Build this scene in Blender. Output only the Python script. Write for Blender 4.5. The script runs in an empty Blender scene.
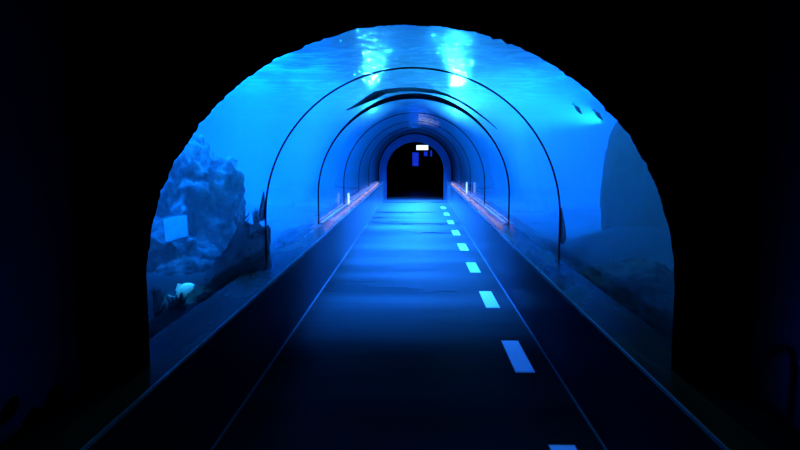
import bpy, bmesh, math, random
from mathutils import Vector, noise, Matrix
R = math.radians
PI = math.pi
random.seed(7)
scn = bpy.context.scene
C = bpy.context.scene.collection

# ------------------------------------------------------------------ camera
F = 660.0
CAM = Vector((0.035, 0.0, 1.6))
PITCH, YAW = math.atan(72 / F), math.atan(16 / F)
cd = bpy.data.cameras.new('camera'); cam = bpy.data.objects.new('camera', cd); C.objects.link(cam)
cd.sensor_width = 36; cd.lens = 36 * F / 800; cd.clip_start = 0.02
cam.location = CAM; cam.rotation_euler = (PI / 2 - PITCH, 0, YAW)
scn.camera = cam
_rot = cam.rotation_euler.to_matrix()
def ray(px, py):
    return (_rot @ Vector(((px - 400) / F, -(py - 225) / F, -1))).normalized()
def at_y(px, py, y):
    d = ray(px, py); return CAM + d * ((y - CAM.y) / d.y)
def at_x(px, py, x):
    d = ray(px, py); return CAM + d * ((x - CAM.x) / d.x)

# ------------------------------------------------------------------ dimensions
HW = 1.07        # half width of the walkway
LZ = 0.63        # height of the ledge
GR, GZ = 1.30, 1.03   # glass radius and spring line
PY = 2.72        # portal wall front
TY0, TY1 = 2.92, 23.0 # tank start / end
SZ = 2.9         # water surface
JOINTS = [5.8, 9.0, 12.2, 15.4, 18.6]

# ------------------------------------------------------------------ helpers
def prop(o, label=None, cat=None, group=None, kind=None):
    if label: o['label'] = label
    if cat: o['category'] = cat
    if group: o['group'] = group
    if kind: o['kind'] = kind
    return o
def obj(name, bm, m, parent=None, smooth=False, loc=None):
    me = bpy.data.meshes.new(name); bm.normal_update(); bm.to_mesh(me); bm.free()
    if smooth:
        for p in me.polygons: p.use_smooth = True
    o = bpy.data.objects.new(name, me); C.objects.link(o)
    if m: me.materials.append(m)
    if parent: o.parent = parent
    if loc is not None: o.location = loc
    return o
def struct(name, bm, m, smooth=False, parent=None):
    o = obj(name, bm, m, parent, smooth)
    if not parent: o['kind'] = 'structure'
    return o
def thing(name, label, cat, loc=(0, 0, 0), group=None):
    o = bpy.data.objects.new(name, None); C.objects.link(o); o.location = loc; o.empty_display_size = .1
    return prop(o, label, cat, group)
def box(bm, x0, x1, y0, y1, z0, z1, bev=0):
    r = bmesh.ops.create_cube(bm, size=1)
    for v in r['verts']:
        v.co = Vector(((x0 + x1) / 2 + v.co.x * (x1 - x0), (y0 + y1) / 2 + v.co.y * (y1 - y0), (z0 + z1) / 2 + v.co.z * (z1 - z0)))
    if bev:
        es = {e for v in r['verts'] for e in v.link_edges}
        bmesh.ops.bevel(bm, geom=list(es), offset=bev, segments=2, affect='EDGES', profile=.5)
    return bm
def B(*a, **k): return box(bmesh.new(), *a, **k)
def tube(bm, pts, rads, n=8):
    """a tapered tube through the points"""
    rings = []
    up = Vector((.13, .31, .94))
    for i, p in enumerate(pts):
        p = Vector(p)
        t = (Vector(pts[min(i + 1, len(pts) - 1)]) - Vector(pts[max(i - 1, 0)])).normalized()
        a = t.cross(up)
        if a.length < .05: a = t.cross(Vector((1, 0, 0)))
        a.normalize(); b = t.cross(a)
        rings.append([bm.verts.new(p + (a * math.cos(2 * PI * k / n) + b * math.sin(2 * PI * k / n)) * rads[i]) for k in range(n)])
    for r0, r1 in zip(rings, rings[1:]):
        for k in range(n): bm.faces.new((r0[k], r0[(k + 1) % n], r1[(k + 1) % n], r1[k]))
    bm.faces.new(rings[0][::-1]); bm.faces.new(rings[-1])
    return bm
def arch_profile(r, zc, z0, n=64):
    pts = [(-r, z0)]
    pts += [(-r * math.cos(PI * i / n), zc + r * math.sin(PI * i / n)) for i in range(n + 1)]
    pts.append((r, z0))
    return pts
def strip_between(bm, pa, ya, pb, yb):
    A = [bm.verts.new((x, ya, z)) for x, z in pa]; Bv = [bm.verts.new((x, yb, z)) for x, z in pb]
    for i in range(len(A) - 1): bm.faces.new((A[i], A[i + 1], Bv[i + 1], Bv[i]))
    return A, Bv
def ring_solid(pin, pout, y0, y1):
    """solid hoop between two open profiles"""
    bm = bmesh.new()
    n = len(pin)
    g = [[bm.verts.new((x, y, z)) for x, z in p] for p, y in ((pin, y0), (pin, y1), (pout, y1), (pout, y0))]
    for i in range(n - 1):
        for k in range(4):
            a, b = g[k], g[(k + 1) % 4]
            bm.faces.new((a[i], b[i], b[i + 1], a[i + 1]))
    bm.faces.new([g[k][0] for k in (3, 2, 1, 0)]); bm.faces.new([g[k][-1] for k in range(4)])
    bmesh.ops.recalc_face_normals(bm, faces=bm.faces)
    return bm

# ------------------------------------------------------------------ materials
def newmat(name):
    m = bpy.data.materials.new(name); m.use_nodes = True
    nt = m.node_tree; nt.nodes.clear()
    out = nt.nodes.new('ShaderNodeOutputMaterial')
    return m, nt, out
def nd(nt, t, **k):
    n = nt.nodes.new(t)
    for a, v in k.items():
        if a.startswith('i_'):
            key = a[2:]
            key = int(key) if key.isdigit() else key.replace('_', ' ')
            n.inputs[key].default_value = v
        else: setattr(n, a, v)
    return n
def pbr(name, c1, c2=None, rough=.6, scale=6, metal=0, bump=0, spec=.5, stretch=(1, 1, 1), rough2=None, emit=None, estr=0, detail=6, lo=.35, hi=.65):
    m, nt, out = newmat(name)
    p = nd(nt, 'ShaderNodeBsdfPrincipled'); L = nt.links.new
    L(p.outputs[0], out.inputs[0])
    p.inputs['Metallic'].default_value = metal; p.inputs['Roughness'].default_value = rough
    p.inputs['Specular IOR Level'].default_value = spec
    tc = nd(nt, 'ShaderNodeTexCoord'); mp = nd(nt, 'ShaderNodeMapping'); mp.inputs['Scale'].default_value = stretch
    L(tc.outputs['Object'], mp.inputs[0])
    nz = nd(nt, 'ShaderNodeTexNoise', i_Scale=scale, i_Detail=detail, i_Roughness=.6); L(mp.outputs[0], nz.inputs['Vector'])
    cr = nd(nt, 'ShaderNodeValToRGB'); cr.color_ramp.elements[0].position = lo; cr.color_ramp.elements[1].position = hi
    cr.color_ramp.elements[0].color = (*c1, 1); cr.color_ramp.elements[1].color = (*(c2 or tuple(min(1, v * 1.35 + .002) for v in c1)), 1)
    L(nz.outputs[0], cr.inputs[0]); L(cr.outputs[0], p.inputs['Base Color'])
    if rough2 is not None:
        mr = nd(nt, 'ShaderNodeMapRange', i_1=lo, i_2=hi, i_3=rough, i_4=rough2); L(nz.outputs[0], mr.inputs[0]); L(mr.outputs[0], p.inputs['Roughness'])
    if bump:
        bp = nd(nt, 'ShaderNodeBump', i_Strength=bump, i_Distance=.03); L(nz.outputs[0], bp.inputs['Height']); L(bp.outputs[0], p.inputs['Normal'])
    if emit:
        p.inputs['Emission Color'].default_value = (*emit, 1); p.inputs['Emission Strength'].default_value = estr
    return m

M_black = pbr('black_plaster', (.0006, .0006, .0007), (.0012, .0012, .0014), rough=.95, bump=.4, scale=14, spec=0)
M_sidewall = pbr('dark_blue_paint', (.10, .12, .25), (.14, .16, .30), rough=.8, scale=4, spec=.2)
M_lowwall = pbr('blue_laminate', (.03, .05, .10), (.04, .06, .12), rough=.38, scale=3, stretch=(1, .3, 1), spec=.5, rough2=.48)
M_floor = pbr('dark_rubber_floor', (.020, .030, .036), (.045, .06, .07), rough=.60, rough2=.75, scale=1.6, stretch=(.35, 1.6, 1), spec=.25, bump=.25, detail=5)
M_metal = pbr('brushed_steel', (.55, .56, .58), (.65, .66, .68), rough=.35, metal=.9, scale=20)
M_edge = pbr('grey_edging', (.10, .11, .15), (.14, .15, .19), rough=.55, scale=20, spec=.3)
M_seal = pbr('black_silicone_seal', (.004, .006, .012), rough=.6, scale=10, spec=.2)
M_frame = pbr('blue_painted_frame', (.10, .16, .32), (.13, .19, .36), rough=.5, scale=5)
M_marker = pbr('ribbed_white_vinyl', (.62, .52, .5), (.7, .6, .56), rough=.5, scale=18, emit=(.012, .12, .75), estr=.6)  # faint emission added so the plates stand out where little light falls
M_markerbase = pbr('marker_vinyl_base', (.40, .36, .36), (.48, .44, .42), rough=.6, scale=18, emit=(.010, .10, .65), estr=.35)  # same added glow, weaker, between the ribs
M_rockpale = pbr('pale_reef_rock', (.025, .042, .05), (.28, .36, .32), rough=.95, scale=6.5, bump=1.0, lo=.40, hi=.66, spec=.1)
M_rock = pbr('dark_reef_rock', (.012, .016, .022), (.05, .06, .07), rough=.95, scale=4, bump=.9, spec=.1)
M_rockmid = pbr('mottled_reef_rock', (.015, .025, .03), (.19, .25, .22), rough=.95, scale=8, bump=1.0, lo=.40, hi=.66, spec=.1)
M_pillar = pbr('smooth_blue_rock', (.035, .04, .05), (.07, .08, .10), rough=1, scale=2.5, bump=.3, spec=.05)
M_sand = pbr('tank_sand', (.03, .034, .034), (.06, .06, .055), rough=1, scale=3, bump=.5, spec=.05)
M_tankwall = pbr('tank_wall_render', (.18, .22, .25), (.30, .34, .36), rough=1, scale=1.1, bump=.2, spec=.05, stretch=(1, 1, .25))
M_pale = pbr('pale_stone', (.42, .50, .55), (.62, .68, .70), rough=.8, scale=9, bump=.3)
M_coral = pbr('dark_coral', (.012, .014, .02), (.03, .03, .04), rough=.9, scale=12, bump=.5)
M_fish = pbr('dark_fish_skin', (.015, .02, .03), (.04, .05, .06), rough=.4, scale=10)
M_palefish = pbr('pale_fish_skin', (.75, .8, .8), (.88, .9, .9), rough=.35, scale=8)
M_cut = pbr('black_fish_print', (.002, .002, .003), rough=.9, scale=8, spec=.05)
M_rope = pbr('grey_rope', (.10, .10, .10), (.2, .19, .17), rough=.95, scale=60, bump=.6)
M_signcase = pbr('sign_housing', (.05, .05, .06), rough=.5, scale=8)
M_signface = pbr('lit_white_sign_face', (.9, .9, .9), rough=.4, scale=8, emit=(.85, .95, 1), estr=1.3)
M_bluescreen = pbr('lit_blue_panel', (.02, .03, .2), (.03, .05, .3), rough=.4, scale=3, emit=(.01, .05, 1), estr=.55)
M_glowstrip = pbr('white_glow_strip', (.8, .8, .8), rough=.4, scale=5, emit=(.6, .8, 1), estr=.8)

# dark smooth sheet whose reflection grows toward grazing angles
def sheet(name, c1, c2, power, f0, f1, rough, rough2, scale, stretch, bump):
    m, nt, out = newmat(name); L = nt.links.new
    tc = nd(nt, 'ShaderNodeTexCoord'); mp = nd(nt, 'ShaderNodeMapping'); mp.inputs['Scale'].default_value = stretch; L(tc.outputs['Object'], mp.inputs[0])
    nz = nd(nt, 'ShaderNodeTexNoise', i_Scale=scale, i_Detail=4, i_Roughness=.55); L(mp.outputs[0], nz.inputs['Vector'])
    cr = nd(nt, 'ShaderNodeValToRGB'); cr.color_ramp.elements[0].position = .35; cr.color_ramp.elements[1].position = .65
    cr.color_ramp.elements[0].color = (*c1, 1); cr.color_ramp.elements[1].color = (*c2, 1); L(nz.outputs[0], cr.inputs[0])
    df = nd(nt, 'ShaderNodeBsdfDiffuse'); L(cr.outputs[0], df.inputs[0])
    rg = nd(nt, 'ShaderNodeMapRange', i_1=.35, i_2=.65, i_3=rough, i_4=rough2); L(nz.outputs[0], rg.inputs[0])
    gl = nd(nt, 'ShaderNodeBsdfGlossy'); L(rg.outputs[0], gl.inputs['Roughness']); gl.inputs[0].default_value = (.95, .97, 1, 1)
    bp = nd(nt, 'ShaderNodeBump', i_Strength=bump, i_Distance=.02); L(nz.outputs[0], bp.inputs['Height']); L(bp.outputs[0], gl.inputs['Normal'])
    lw = nd(nt, 'ShaderNodeLayerWeight', i_Blend=.5)
    pw = nd(nt, 'ShaderNodeMath', operation='POWER'); pw.inputs[1].default_value = power; L(lw.outputs['Facing'], pw.inputs[0])
    mr = nd(nt, 'ShaderNodeMapRange', i_3=f0, i_4=f1); L(pw.outputs[0], mr.inputs[0])
    mx = nd(nt, 'ShaderNodeMixShader'); L(mr.outputs[0], mx.inputs[0]); L(df.outputs[0], mx.inputs[1]); L(gl.outputs[0], mx.inputs[2])
    L(mx.outputs[0], out.inputs[0]); return m
M_floor = sheet('dark_rubber_floor', (.012, .018, .020), (.026, .034, .040), 17, .001, 2.0, .26, .38, 1.1, (.22, 1.0, 1), 0)
M_lowwall = sheet('blue_laminate', (.006, .011, .022), (.009, .016, .030), 20, .002, 2.2, .28, .38, 2, (1, .3, 1), .1)
M_ledge = sheet('brown_laminate', (.045, .020, .012), (.085, .038, .022), 13, .002, 1.1, .2, .3, 6, (1, .2, 1), .05)
# acrylic: see-through with reflections that grow at grazing angles
def acrylic():
    m, nt, out = newmat('clear_acrylic'); L = nt.links.new
    tr = nd(nt, 'ShaderNodeBsdfTransparent'); tr.inputs[0].default_value = (.93, .97, 1, 1)
    gl = nd(nt, 'ShaderNodeBsdfGlossy', i_Roughness=.05); gl.inputs[0].default_value = (.9, .95, 1, 1)
    lw = nd(nt, 'ShaderNodeLayerWeight', i_Blend=.5)
    pw = nd(nt, 'ShaderNodeMath', operation='POWER'); pw.inputs[1].default_value = 6.5; L(lw.outputs['Facing'], pw.inputs[0])
    mr = nd(nt, 'ShaderNodeMapRange', i_3=.02, i_4=.42); L(pw.outputs[0], mr.inputs[0])
    tc = nd(nt, 'ShaderNodeTexCoord'); mp = nd(nt, 'ShaderNodeMapping'); mp.inputs['Scale'].default_value = (1, .5, .6); L(tc.outputs['Object'], mp.inputs[0])
    nz = nd(nt, 'ShaderNodeTexNoise', i_Scale=2.6, i_Detail=4); L(mp.outputs[0], nz.inputs['Vector'])
    bp = nd(nt, 'ShaderNodeBump', i_Strength=.25, i_Distance=.03); L(nz.outputs[0], bp.inputs['Height']); L(bp.outputs[0], gl.inputs['Normal'])
    mx = nd(nt, 'ShaderNodeMixShader'); L(mr.outputs[0], mx.inputs[0]); L(tr.outputs[0], mx.inputs[1]); L(gl.outputs[0], mx.inputs[2])
    L(mx.outputs[0], out.inputs[0]); return m
M_glass = acrylic()

def water_volume():
    m, nt, out = newmat('hazy_blue_water'); L = nt.links.new
    sc = nd(nt, 'ShaderNodeVolumeScatter', i_Density=.075, i_Anisotropy=.2); sc.inputs[0].default_value = (.75, .9, 1, 1)
    ab = nd(nt, 'ShaderNodeVolumeAbsorption', i_Density=.09); ab.inputs[0].default_value = (.05, .55, .95, 1)
    ad = nd(nt, 'ShaderNodeAddShader'); L(sc.outputs[0], ad.inputs[0]); L(ab.outputs[0], ad.inputs[1]); L(ad.outputs[0], out.inputs['Volume'])
    return m
M_water = water_volume()

def water_surface():
    m, nt, out = newmat('rippled_water_surface'); L = nt.links.new
    tc = nd(nt, 'ShaderNodeTexCoord'); mp = nd(nt, 'ShaderNodeMapping'); mp.inputs['Scale'].default_value = (.8, 1.1, 1); L(tc.outputs['Object'], mp.inputs[0])
    n1 = nd(nt, 'ShaderNodeTexNoise', i_Scale=2.3, i_Detail=5, i_Roughness=.62, i_Distortion=1.0); L(mp.outputs[0], n1.inputs['Vector'])
    cr = nd(nt, 'ShaderNodeValToRGB'); e = cr.color_ramp.elements
    e[0].position = .44; e[0].color = (.02, .02, .02, 1); e[1].position = .60; e[1].color = (1, 1, 1, 1)  # ripple light and dark put into the colour, shaping shafts and bands
    L(n1.outputs[0], cr.inputs[0])
    tr = nd(nt, 'ShaderNodeBsdfTransparent'); L(cr.outputs[0], tr.inputs[0])
    tl = nd(nt, 'ShaderNodeBsdfTranslucent'); L(cr.outputs[0], tl.inputs[0])
    mp2 = nd(nt, 'ShaderNodeMapping'); mp2.inputs['Scale'].default_value = (.75, .34, 1); L(tc.outputs['Object'], mp2.inputs[0])
    n2 = nd(nt, 'ShaderNodeTexNoise', i_Scale=15, i_Detail=2, i_Roughness=.5); L(mp2.outputs[0], n2.inputs['Vector'])
    bp = nd(nt, 'ShaderNodeBump', i_Strength=1.0, i_Distance=.05); L(n2.outputs[0], bp.inputs['Height'])
    gl = nd(nt, 'ShaderNodeBsdfGlossy', i_Roughness=.05); L(bp.outputs[0], gl.inputs['Normal'])
    m1 = nd(nt, 'ShaderNodeMixShader'); m1.inputs[0].default_value = .13; L(tr.outputs[0], m1.inputs[1]); L(tl.outputs[0], m1.inputs[2])
    m2 = nd(nt, 'ShaderNodeMixShader'); m2.inputs[0].default_value = .25; L(m1.outputs[0], m2.inputs[1]); L(gl.outputs[0], m2.inputs[2])
    L(m2.outputs[0], out.inputs[0]); return m
M_surface = water_surface()

# ------------------------------------------------------------------ the setting
# floor, laid from behind the camera to the far doorway and the dark room beyond
struct('floor', B(-1.6, 1.6, -1.2, 29, -.12, 0), M_floor)
# corridor before the tunnel
struct('wall_left', B(-1.62, -1.41, -1.2, PY, 0, 3.0), M_sidewall)
struct('wall_right', B(1.44, 1.62, -1.2, PY, 0, 3.0), M_sidewall)
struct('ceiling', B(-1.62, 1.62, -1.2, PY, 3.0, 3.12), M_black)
struct('wall_rear', B(-1.62, 1.62, -1.35, -1.2, 0, 3.12), M_black)
# portal wall with a rough round-headed opening
def portal():
    bm = bmesh.new(); n = 220
    r0, zc = 1.165, .995
    inner = []
    for i in range(n + 1):
        a = PI * i / n
        r = r0 + .012 * noise.noise(Vector((a * 9, 3, 0))) + .010 * noise.noise(Vector((a * 40, 8, 1)))* (1 if .12 < a / PI < .88 else .3)
        inner.append((-1.017 * r * math.cos(a), zc + .99 * r * math.sin(a)))
    inner = [(inner[0][0], -.1)] + [(inner[0][0], .4)] + inner + [(inner[-1][0], .4), (inner[-1][0], -.1)]
    outer = []
    for (x, z) in inner:          # project to a rectangle
        d = Vector((x, z - zc))
        k = min((6.2 / abs(d.x)) if abs(d.x) > 1e-6 else 1e9, (3.1 / d.y) if d.y > 1e-6 else 1e9)
        if z < zc: outer.append((math.copysign(6.2, x), z))
        else: outer.append((d.x * k, zc + d.y * k))
    y0, y1 = PY, TY0
    A, Bv = strip_between(bm, inner, y0, inner, y1)
    O = [bm.verts.new((x, y0, z)) for x, z in outer]; P = [bm.verts.new((x, y1, z)) for x, z in outer]
    for i in range(len(inner) - 1):
        bm.faces.new((A[i], O[i], O[i + 1], A[i + 1])); bm.faces.new((Bv[i], Bv[i + 1], P[i + 1], P[i]))
    bmesh.ops.recalc_face_normals(bm, faces=bm.faces)
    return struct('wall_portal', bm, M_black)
portal()

# low side walls of the walkway: panel, ledge, steel edgings (structure)
for s, side in ((-1, 'left'), (1, 'right')):
    a, b = sorted((s * HW, s * 1.36))
    w = struct('wall_low_' + side, B(a, b, .3, TY1, 0, LZ - .03), M_lowwall)
    a, b = sorted((s * (HW - .01), s * 1.36))
    struct('trim_ledge_' + side, B(a, b, .3, TY1, LZ - .03, LZ, bev=.004), M_ledge)
    a, b = sorted((s * (HW - .012), s * (HW - .004)))
    struct('trim_edge_' + side, B(a, b, .3, TY1, LZ - .012, LZ + .003), M_edge)
    a, b = sorted((s * (HW - .011), s * HW))
    struct('baseboard_' + side, B(a, b, .3, TY1, 0, .012), M_edge)
    a, b = sorted((s * (GR - .055), s * (GR - .012)))
    struct('trim_channel_' + side, B(a, b, JOINTS[1], TY1, LZ, LZ + .02), M_metal)

# acrylic vault panels between the joints
ys = [TY0] + JOINTS + [TY1 - .1]
prof = arch_profile(GR, GZ, LZ)
for i in range(len(ys) - 1):
    bm = bmesh.new(); A, Bv = strip_between(bm, prof, ys[i], prof, ys[i + 1])
    bmesh.ops.recalc_face_normals(bm, faces=bm.faces)
    struct('window_%d' % (i + 1), bm, M_glass, smooth=True)
# dark seals at the joints; the second one swells over the crown
def on_vault(px, py, r):
    d = ray(px, py); lo, hi = 2.0, 40.0
    f = lambda t: math.hypot((CAM + d * t).x, (CAM + d * t).z - GZ) - r
    for _ in range(60):
        m = (lo + hi) / 2
        if f(m) < 0: lo = m
        else: hi = m
    return CAM + d * lo
for i, y in enumerate(JOINTS):
    w = (.008, .012, .008, .006, .006)[i]; t = (.006, .012, .008, .006, .008)[i]
    pin = arch_profile(GR - .008, GZ, LZ, 96); pout = arch_profile(GR + t, GZ, LZ, 96)
    if i == 1: pout = [(x * (1 + .040 * max(0, (z - GZ) / GR) ** 5), GZ + (z - GZ) * (1 + .040 * max(0, (z - GZ) / GR) ** 5)) for x, z in pout]
    sl = struct('trim_seal_%d' % (i + 1), ring_solid(pin, pout, y - w, y + w), M_seal)
    if i == 0:
        for sgn, z0, z1 in ((-1, 1.0, 1.26), (1, .80, 1.12)):
            bm = tube(bmesh.new(), [(sgn * (GR + .028), y, z0), (sgn * (GR + .03), y, z0 + .05), (sgn * (GR + .022), y, (z0 + z1) / 2), (sgn * (GR + .01), y, z1)], [.012, .034, .026, .006], 10)
            struct('clamp', bm, M_seal, smooth=True, parent=sl)

# tank shell
struct('wall_tank_left', B(-6.3, -6.0, TY0, TY1 + .3, .1, 5.2), M_tankwall)
struct('wall_tank_right', B(6.0, 6.3, TY0, TY1 + .3, .1, 5.2), M_tankwall)
def seabed(s):
    bm = bmesh.new(); nx, ny = 22, 80; g = []
    for j in range(ny + 1):
        row = []
        for i in range(nx + 1):
            t = i / nx; x = s * (1.36 + t * 4.7); y = TY0 + (TY1 - TY0) * j / ny
            z = .42 + .25 * noise.noise(Vector((x * .7, y * .6, 5))) + .06 * noise.noise(Vector((x * 3, y * 3, 1))) + (.25 if s < 0 else .02) * t
            row.append(bm.verts.new((x, y, min(z, .62) if i == 0 else z)))
        g.append(row)
    for j in range(ny):
        for i in range(nx): bm.faces.new((g[j][i], g[j][i + 1], g[j + 1][i + 1], g[j + 1][i]))
    bmesh.ops.recalc_face_normals(bm, faces=bm.faces)
    return bm
for s, side in ((-1, 'left'), (1, 'right')): struct('ground_' + side, seabed(s), M_sand, smooth=True)

# water: one closed body wrapped round the vault
def water_body():
    bm = bmesh.new()
    bm.free(); pin = arch_profile(GR + .03, GZ, .12); outer = []
    for (x, z) in pin:
        if z <= GZ + 1e-6: outer.append((math.copysign(5.99, x), z))
        else:
            d = Vector((x, z - GZ)); k = min((5.99 / abs(d.x)) if abs(d.x) > 1e-6 else 1e9, (SZ - .01 - GZ) / d.y); outer.append((d.x * k, GZ + d.y * k))
    # keep the upper corners square
    for c in (-5.99, 5.99):
        i = min(range(len(outer)), key=lambda k: abs(outer[k][0] - c) + abs(outer[k][1] - SZ + .01)); outer[i] = (c, SZ - .01)
    return ring_solid(pin, outer, TY0 + .01, TY1 - .01)
w = struct('water', water_body(), M_water)
bm = bmesh.new()
vs = [bm.verts.new(p) for p in ((-6, TY0, SZ), (6, TY0, SZ), (6, TY1, SZ), (-6, TY1, SZ))]; bm.faces.new(vs)
struct('water_surface', bm, M_surface)

# unseen slab added over the first metres of the tank to block the lamps
struct('ceiling_light_block', B(-6, 6, TY0, 6.4, SZ + .1, SZ + .3), M_black)

# far end: wall with a round-headed doorway and its frame, a dark room behind
def end_wall():
    bm = bmesh.new(); pin = arch_profile(1.0, .98, 0, 48)
    zc = .98; outer = []
    for (x, z) in pin:
        if z <= zc: outer.append((math.copysign(6.2, x), z))
        else:
            d = Vector((x, z - zc)); k = min((6.2 / abs(d.x)) if abs(d.x) > 1e-6 else 1e9, 4.2 / d.y); outer.append((d.x * k, zc + d.y * k))
    return ring_solid(pin, outer, TY1, TY1 + .3)
struct('wall_end', end_wall(), M_tankwall)
d = struct('door_1', ring_solid(arch_profile(1.0, .98, 0, 48), arch_profile(1.24, 1.0, 0, 48), TY1 - .16, TY1), M_frame)
struct('door_1_seal', ring_solid(arch_profile(1.24, 1.0, LZ, 48), arch_profile(1.295, 1.0, LZ, 48), TY1 - .2, TY1 - .1), M_seal, parent=d)
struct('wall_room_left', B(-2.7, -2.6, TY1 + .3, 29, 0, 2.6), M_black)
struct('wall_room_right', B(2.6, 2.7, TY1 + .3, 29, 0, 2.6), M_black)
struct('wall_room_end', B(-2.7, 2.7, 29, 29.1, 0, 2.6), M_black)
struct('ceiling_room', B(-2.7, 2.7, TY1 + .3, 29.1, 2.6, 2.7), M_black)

# ------------------------------------------------------------------ things
# ribbed marker plates let into the floor on the right
ords = ['cut off by the bottom edge of the picture', 'second from the camera, broad and whole', 'third from the camera',
        'fourth from the camera', 'fifth from the camera', 'sixth from the camera', 'seventh from the camera', 'eighth from the camera', 'last one before the far doorway']
def marker_bm():
    bm = B(-.072, .072, -.41, .41, 0, .004, bev=.001)
    return bm
proto = None
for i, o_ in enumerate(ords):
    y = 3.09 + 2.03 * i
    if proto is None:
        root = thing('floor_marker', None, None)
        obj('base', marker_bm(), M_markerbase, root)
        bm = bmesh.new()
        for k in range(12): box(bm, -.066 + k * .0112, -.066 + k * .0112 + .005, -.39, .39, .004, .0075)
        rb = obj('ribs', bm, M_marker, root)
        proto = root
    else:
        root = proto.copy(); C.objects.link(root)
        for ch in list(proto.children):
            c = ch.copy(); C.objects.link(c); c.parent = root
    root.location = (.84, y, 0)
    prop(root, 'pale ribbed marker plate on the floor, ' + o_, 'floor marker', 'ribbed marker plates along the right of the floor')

# rocks
def rock_bm(sx, sy, sz, seed, rough=.35, sub=4, fine=.10, sink=.0):
    bm = bmesh.new(); bmesh.ops.create_icosphere(bm, subdivisions=sub, radius=1)
    for v in bm.verts:
        d = v.co.normalized()
        k = 1 + rough * noise.noise(d * 1.3 + Vector((seed * 3.7, seed, 1))) + fine * 1.1 * noise.noise(d * 3.1 + Vector((seed, 2, seed))) + fine * .8 * noise.noise(d * 7 + Vector((1, seed, 4))) + fine * .55 * noise.noise(d * 16 + Vector((seed, 9, 4)))
        v.co = Vector((d.x * sx, d.y * sy, d.z * sz)) * k
    return bm
def rock(name, label, c, s, seed, m, cat='rock', group=None, rough=.35, fine=.1, rz=0, lean=0):
    o = obj(name, rock_bm(*s, seed, rough, 6 if max(s) > .9 else 5, fine), m, smooth=True); o.location = c; o.rotation_euler.z = rz
    for v in o.data.vertices: v.co.x += lean * v.co.z
    for v in o.data.vertices:
        x = v.co.x + c.x
        if abs(x) < 1.40: v.co.x = math.copysign(1.40 - .1 * (1.40 - abs(x)) * 0, c.x) - c.x
    return prop(o, label, cat, group)
oc = rock('reef_outcrop', 'tall pale mottled rock outcrop behind the first left pane', at_y(184, 224, 7.6), (.62, .7, 1.0), 3, M_rockpale, fine=.16)
for (px, py, y), sz, sd in (((166, 270, 6.7), (.45, .5, .5), 5), ((210, 262, 7.4), (.40, .45, .5), 8), ((186, 284, 6.3), (.42, .35, .26), 23)):
    b = obj('boulder', rock_bm(*sz, sd, .35, 5, .16), M_rockmid, oc, smooth=True); b.location = at_y(px, py, y) - oc.location
rock('reef_slope_rock', 'large dark rock rising toward the first joint on the left', at_y(241, 278, 6.0), (.31, .6, .48), 11, M_rock, fine=.14, lean=.5)
rock('reef_slope_rock', 'small dark rock at the lower end of the dark slope on the left', at_y(206, 306, 5.2), (.14, .13, .10), 17, M_rock, fine=.14)
rock('reef_slope_rock', 'low dark rock close to the left glass near the arch', at_y(176, 346, 4.6), (.30, .6, .22), 14, M_rock)
rock('reef_pillar', 'smooth dark blue rock pillar beside the right edge of the arch', at_y(664, 200, 9.6), (.80, .6, 2.0), 21, M_pillar, rough=.2, fine=.04)
rock('reef_bank', 'low dark rock bank behind the right glass past the first joint', at_y(556, 266, 8.9), (.34, 1.7, .26), 25, M_rock, fine=.08)
rock('reef_bank', 'low dark rock bank behind the first right pane', at_y(640, 318, 5.0), (.45, 1.0, .40), 29, M_rock, fine=.08)
rock('reef_bank', 'low dark rock bank behind the second left pane', at_y(300, 246, 9.2), (.34, 1.6, .22), 33, M_rock, fine=.08)

# pale square slab on the outcrop
bm = B(-.11, .11, -.014, .014, -.145, .145, bev=.009)
for v in bm.verts: v.co += Vector((.02 * noise.noise(v.co * 9), 0, .02 * noise.noise(v.co * 9 + Vector((4, 4, 4)))))
o = obj('stone_slab', bm, M_pale, loc=at_y(176, 229, 6.3)); o.rotation_euler = (R(-44), R(-14), R(10))
prop(o, 'pale square stone slab leaning on the tall outcrop', 'slab')

# ---- dark tapering tube over the crown, ahead of the second joint
pts = [(347, 110), (358, 104.5), (368, 99), (376, 95), (386, 91.5), (400, 89.5), (416, 89.5), (435, 91.5), (447, 95), (460, 101), (474, 110), (487, 120), (497, 129)]
rd = [.008, .022, .038, .048, .030, .024, .026, .024, .016, .013, .012, .010, .005]
prop(obj('roof_band', tube(bmesh.new(), [on_vault(x, y, GR + .06) for x, y in pts], rd, 10), M_seal, smooth=True),
     'dark band over the glass roof, thickest at its left, just before the second joint', 'strap')

# ---- fish
def fish_bm(L, H, W):
    """nose at +x; body of elliptic sections, one closed surface"""
    bm = bmesh.new(); n = 12; S = []
    secs = [(.5, .02), (.44, .35), (.34, .72), (.18, 1), (0, .95), (-.18, .66), (-.32, .34), (-.40, .2)]
    for x, k in secs:
        S.append([bm.verts.new((x * L, math.cos(2 * PI * q / n) * W * k / 2, math.sin(2 * PI * q / n) * H * k / 2)) for q in range(n)])
    for a, b in zip(S, S[1:]):
        for q in range(n): bm.faces.new((a[q], a[(q + 1) % n], b[(q + 1) % n], b[q]))
    bm.faces.new(S[0][::-1]); bm.faces.new(S[-1])
    bmesh.ops.recalc_face_normals(bm, faces=bm.faces)
    return bm
def fin_bm(poly, th):
    bm = bmesh.new()
    a = [bm.verts.new((x, th, z)) for x, z in poly]; b = [bm.verts.new((x, -th, z)) for x, z in poly]
    n = len(poly); bm.faces.new(a); bm.faces.new(b[::-1])
    for i in range(n): bm.faces.new((a[i], b[i], b[(i + 1) % n], a[(i + 1) % n]))
    bmesh.ops.recalc_face_normals(bm, faces=bm.faces)
    return bm
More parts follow.
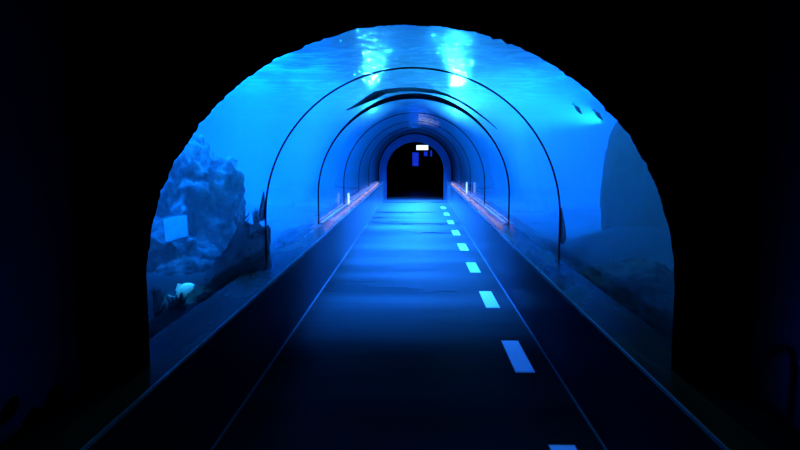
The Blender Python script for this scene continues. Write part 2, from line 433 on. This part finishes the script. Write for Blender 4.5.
def fish(label, p, L, H, W, rot, m, group=None):
    t = thing('fish', label, 'fish', p, group); t.rotation_euler = rot
    obj('body', fish_bm(L, H, W), m, t, smooth=True)
    obj('tail_fin', fin_bm([(-.36 * L, .05 * H), (-.56 * L, .52 * H), (-.50 * L, 0), (-.56 * L, -.52 * H), (-.36 * L, -.05 * H)], .004 * L + .001), m, t)
    obj('dorsal_fin', fin_bm([(.14 * L, .44 * H), (.02 * L, .74 * H), (-.24 * L, .42 * H), (-.2 * L, .25 * H)], .004 * L + .001), m, t)
    obj('pectoral_fin', fin_bm([(.14 * L, -.1 * H), (-.06 * L, -.42 * H), (.04 * L, -.1 * H)], W * .45), m, t)
    return t
fish('small dark fish by the bright glow, the one further from the arch edge', at_y(577.5, 109, 7.0), .15, .035, .03, (0, R(48), 0), M_fish, 'small dark fish on the upper right')
fish('small dark fish by the bright glow, the one touching the arch edge', at_y(598, 115, 6.6), .14, .035, .03, (0, R(44), 0), M_fish, 'small dark fish on the upper right')
fish('bright pale fish with raised head above the dark spiky coral', at_y(184, 292, 5.3), .22, .12, .05, (0, R(-36), 0), M_palefish)

# ---- corals: tapering branches grown from a foot
def coral_bm(h, spread, n, seed, thick):
    rnd = random.Random(seed); bm = bmesh.new()
    for k in range(n):
        a = rnd.uniform(0, 2 * PI); q = spread * rnd.uniform(.2, 1); hh = h * rnd.uniform(.6, 1)
        x, y = math.cos(a) * q, math.sin(a) * q
        pts = [(x * .3, y * .3, -.02), (x * .6, y * .6, hh * .4), (x * .9 + rnd.uniform(-.01, .01), y * .9, hh * .75), (x * 1.15, y * 1.15, hh)]
        tube(bm, pts, [thick * 1.3, thick, thick * .75, thick * .2], 7)
        if rnd.random() < .7:
            tube(bm, [pts[1], (x * 1.1 + .02, y * 1.1, hh * .62), (x * 1.3 + .03, y * 1.3, hh * .85)], [thick * .8, thick * .55, thick * .15], 6)
    return bm
def coral(label, foot, h, spread, n, seed, thick, m=None, group='spiky corals behind the left glass'):
    o = obj('spiky_coral', coral_bm(h, spread, n, seed, thick), m or M_coral, smooth=True, loc=foot)
    return prop(o, label, 'coral', group)
coral('dark spiky coral clump right below the bright pale fish', at_y(175, 318, 4.7), .185, .07, 12, 3, .016)
coral('dark spiky coral clump next to the left edge of the arch', at_y(159, 320, 4.6), .25, .06, 11, 6, .014)
coral('pale finger coral standing on top of the dark sloping rock', at_y(241, 228, 6.3), .20, .08, 10, 9, .014, M_rockpale)
coral('pale finger coral beside the first joint on the left', at_y(257, 228, 6.6), .22, .05, 8, 12, .014, M_rockpale)
# ---- small pale pebbles at the left edge
for k, (x, y, lab) in enumerate(((148, 320, 'lowest'), (147.5, 313.5, 'topmost, dim'), (166, 311.5, 'larger, below the coral'), (174, 309.5, 'rightmost'))):
    o = obj('pebble', rock_bm(.012, .011, .009, 40 + k, sub=2), M_pale, smooth=True, loc=at_y(x, y, 4.7))
    prop(o, 'tiny pale pebble below the left corals, %s of the four' % lab, 'pebble', 'tiny pale pebbles at the left edge of the arch')

# ---- glowing strips added for the white reflected streaks at two joints
def add_glow_strip(label, x, y, h):
    t = thing('glow_strip', label, 'glowing strip', (x, y, LZ))
    obj('base', B(-.028, .028, -.028, .028, 0, .03, bev=.006), M_metal, t)
    obj('glow_tube', tube(bmesh.new(), [(0, 0, .03), (0, 0, .05), (0, 0, h - .02), (0, 0, h)], [.012, .018, .018, .010], 12), M_glowstrip, t, smooth=True)
add_glow_strip('small white upright glowing strip on the left ledge at the third joint', -GR + .09, 12.15, .24)
add_glow_strip('small white upright glowing strip on the right ledge at the fourth joint', GR - .09, 15.35, .30)

# ---- the dark room past the doorway
sg = at_y(422.3, 147.6, 25.5)
t = thing('lit_sign', 'small lit white rectangular sign glowing beyond the far doorway', 'sign', sg)
obj('housing', B(-.25, .25, 0, .06, -.11, .11, bev=.01), M_signcase, t)
obj('face', B(-.225, .225, -.008, 0, -.09, .09), M_signface, t)
for sx in (-.16, .16): obj('hanger_rod', tube(bmesh.new(), [(sx, .03, .11), (sx, .03, 2.6 - sg.z)], [.008, .008], 8), M_signcase, t)
def wall_panel(name, label, px0, py0, px1, py1, y, cat, m):
    a, b = at_y(px0, py1, y), at_y(px1, py0, y)
    t = thing(name, label, cat, ((a.x + b.x) / 2, y, a.z)); w_ = (b.x - a.x) / 2; h_ = b.z - a.z
    obj('backing', B(-w_ - .015, w_ + .015, 0, .03, -.015, h_ + .015), M_signcase, t)
    obj('panel', B(-w_, w_, -.006, 0, 0, h_), m, t)
    return t
wall_panel('banner', 'tall blue glowing banner hanging below the lit sign in the far room', 412.5, 152.5, 418.5, 166, 28.97, 'banner', M_bluescreen)
wall_panel('wall_screen', 'small square blue screen below the right end of the lit sign', 424, 151.5, 427.5, 156, 28.97, 'screen', M_bluescreen)
wall_panel('wall_screen', 'narrow dim blue screen to the right of the lit sign', 430.5, 150.5, 432, 156.5, 28.97, 'screen', M_bluescreen)

# ---- corridor: fish prints on the left wall, rope loop on the right wall
def fish_print(label, px, py, L, tilt):
    p = at_x(px, py, -1.409)
    poly = []
    for k in range(25):
        u = k / 24; poly.append((.5 - u * .86, .21 * math.sin(PI * u ** .75) ** .8))
    poly += [(-.5, .16), (-.45, 0), (-.5, -.16)] + [(x, -z) for x, z in poly[::-1]]
    bm = bmesh.new()
    a = [bm.verts.new((-.002, x * L, z * L)) for x, z in poly]; b = [bm.verts.new((.003, x * L, z * L)) for x, z in poly]
    n = len(poly)
    for i in range(n): bm.faces.new((a[i], b[i], b[(i + 1) % n], a[(i + 1) % n]))
    f = [bm.faces.new(b), bm.faces.new(a[::-1])]; bm.normal_update(); bmesh.ops.triangulate(bm, faces=f)
    bmesh.ops.recalc_face_normals(bm, faces=bm.faces)
    o = obj('fish_print', bm, M_cut, loc=p); o.rotation_euler.x = R(tilt)
    return prop(o, label, 'fish print', 'dark fish prints low on the left wall')
fish_print('dark fish print on the left wall, upper right of the three', 50, 404, .21, 22)
fish_print('dark fish print on the left wall, lowest of the three', 27, 427, .19, 22)
fish_print('dark fish print on the left wall, cut by the picture edge', 6, 414, .16, 22)
pts = [(732, 458), (738, 432), (745, 408), (752, 386), (760, 368), (769, 354), (780, 346), (789, 350), (792, 366), (790, 395), (787, 425), (786, 458)]
P = [at_x(x, y, 1.428) for x, y in pts]
# smooth the run of the rope
Q = []
for i in range(len(P) - 1):
    p0, p1, p2, p3 = P[max(i - 1, 0)], P[i], P[i + 1], P[min(i + 2, len(P) - 1)]
    for k in range(6):
        u = k / 6; Q.append(.5 * ((2 * p1) + (p2 - p0) * u + (2 * p0 - 5 * p1 + 4 * p2 - p3) * u * u + (3 * p1 - p0 - 3 * p2 + p3) * u ** 3))
bm = bmesh.new()
for ph in range(3):        # three twisted strands
    S = []
    for i, q in enumerate(Q):
        a = i * 1.0 + ph * 2 * PI / 3; S.append(q + Vector((.004 * math.cos(a), .005 * math.sin(a), .005 * math.cos(a))))
    tube(bm, S, [.006] * len(S), 6)
prop(obj('rope', bm, M_rope, smooth=True), 'dim grey twisted rope hanging in an arch on the right corridor wall', 'rope')

# ------------------------------------------------------------------ light
def lamp(kind, name, loc, energy, color, rot=(0, 0, 0), **k):
    l = bpy.data.lights.new(name, kind); l.energy = energy; l.color = color
    for a, v in k.items(): setattr(l, a, v)
    o = bpy.data.objects.new(name, l); C.objects.link(o); o.location = loc; o.rotation_euler = rot
    return o
BL = (.0006, .165, 1.0)
def tank_light(x, y, sx, sy, e, spread=90):
    l = lamp('AREA', 'tank_light', (x, y, 4.2), e, BL, shape='RECTANGLE', size=sx, size_y=sy); l.data.spread = R(spread)
tank_light(-2.9, 10.8, 3.0, 8.2, 6400, 60)
tank_light(2.9, 14.0, 3.0, 8, 4800, 60)
tank_light(-3.0, 18.0, 3.0, 6, 1500, 80)
for y, n, e in ((7.75, 1.5, 260), (15.9, 13, 3300)):
    l = lamp('AREA', 'floor_fill', (0, y, 2.345), e, (.012, .19, 1), shape='RECTANGLE', size=.25, size_y=n); l.data.spread = R(88)  # added fill at the crown to brighten the floor, no fixture there
for s in (-1, 1): lamp('AREA', 'surface_fill', (s * 3.6, 13, 4.6), 600 - 60 * s, BL, shape='RECTANGLE', size=3.6, size_y=15)  # added wide fills that even out the glow of the water surface
for x, y, e in ((-2.2, 8.5, 2500), (-3.4, 11.5, 2500), (2.4, 9.5, 2000), (-3.0, 10, 5000), (0, 12.5, 5000), (0, 16.5, 9000), (0, 20, 9000)):
    lamp('SPOT', 'shaft_light', (x, y, 7.0), e, BL, rot=(R(-4), R(2), 0), spot_size=R(48), spot_blend=.8, shadow_soft_size=.05)
for s in (-1, 1):
    lamp('SPOT', 'glint_light', (s * .87, 14, 2.5), 3200 + 1500 * s, (.06, .60, 1), rot=(R(97), 0, R(180) + R(3) * s), spot_size=R(44), spot_blend=.5, shadow_soft_size=.03)
    l = lamp('AREA', 'ledge_light', (s * 1.22, 15.5, LZ + .12), 5, (1, .58, .45), rot=(0, R(-20) * s, 0), shape='RECTANGLE', size=.04, size_y=13)
# added spots: a glow in the haze on the right, brightening for the pale fish
p = at_y(606, 122, 7.6)
lamp('SPOT', 'added_spot', p, 2200, (.01, .45, 1), rot=(0, R(104), 0), spot_size=R(54), spot_blend=.8, shadow_soft_size=.05)
p = at_y(184, 270, 5.3)
lamp('SPOT', 'added_spot', p + Vector((0, -.15, .2)), 14, (.02, .45, 1), rot=(R(15), 0, 0), spot_size=R(60), spot_blend=.7, shadow_soft_size=.03)
lamp('AREA', 'corridor_fill', (0, -.6, 2.9), 2.6, (.03, .2, 1), shape='RECTANGLE', size=2, size_y=.5)  # added dim fill lifting the corridor walls, in place of tunnel glow

w = bpy.data.worlds.new('world'); scn.world = w; w.use_nodes = True
w.node_tree.nodes['Background'].inputs[0].default_value = (0, 0, .002, 1); w.node_tree.nodes['Background'].inputs[1].default_value = .2

scn.view_settings.view_transform = 'Standard'; scn.view_settings.look = 'None'
cy = scn.cycles
cy.use_denoising = True; cy.max_bounces = 8; cy.diffuse_bounces = 3; cy.glossy_bounces = 3; cy.transmission_bounces = 4
cy.transparent_max_bounces = 24; cy.volume_bounces = 1; cy.caustics_reflective = False; cy.caustics_refractive = False
cy.sample_clamp_indirect = 6
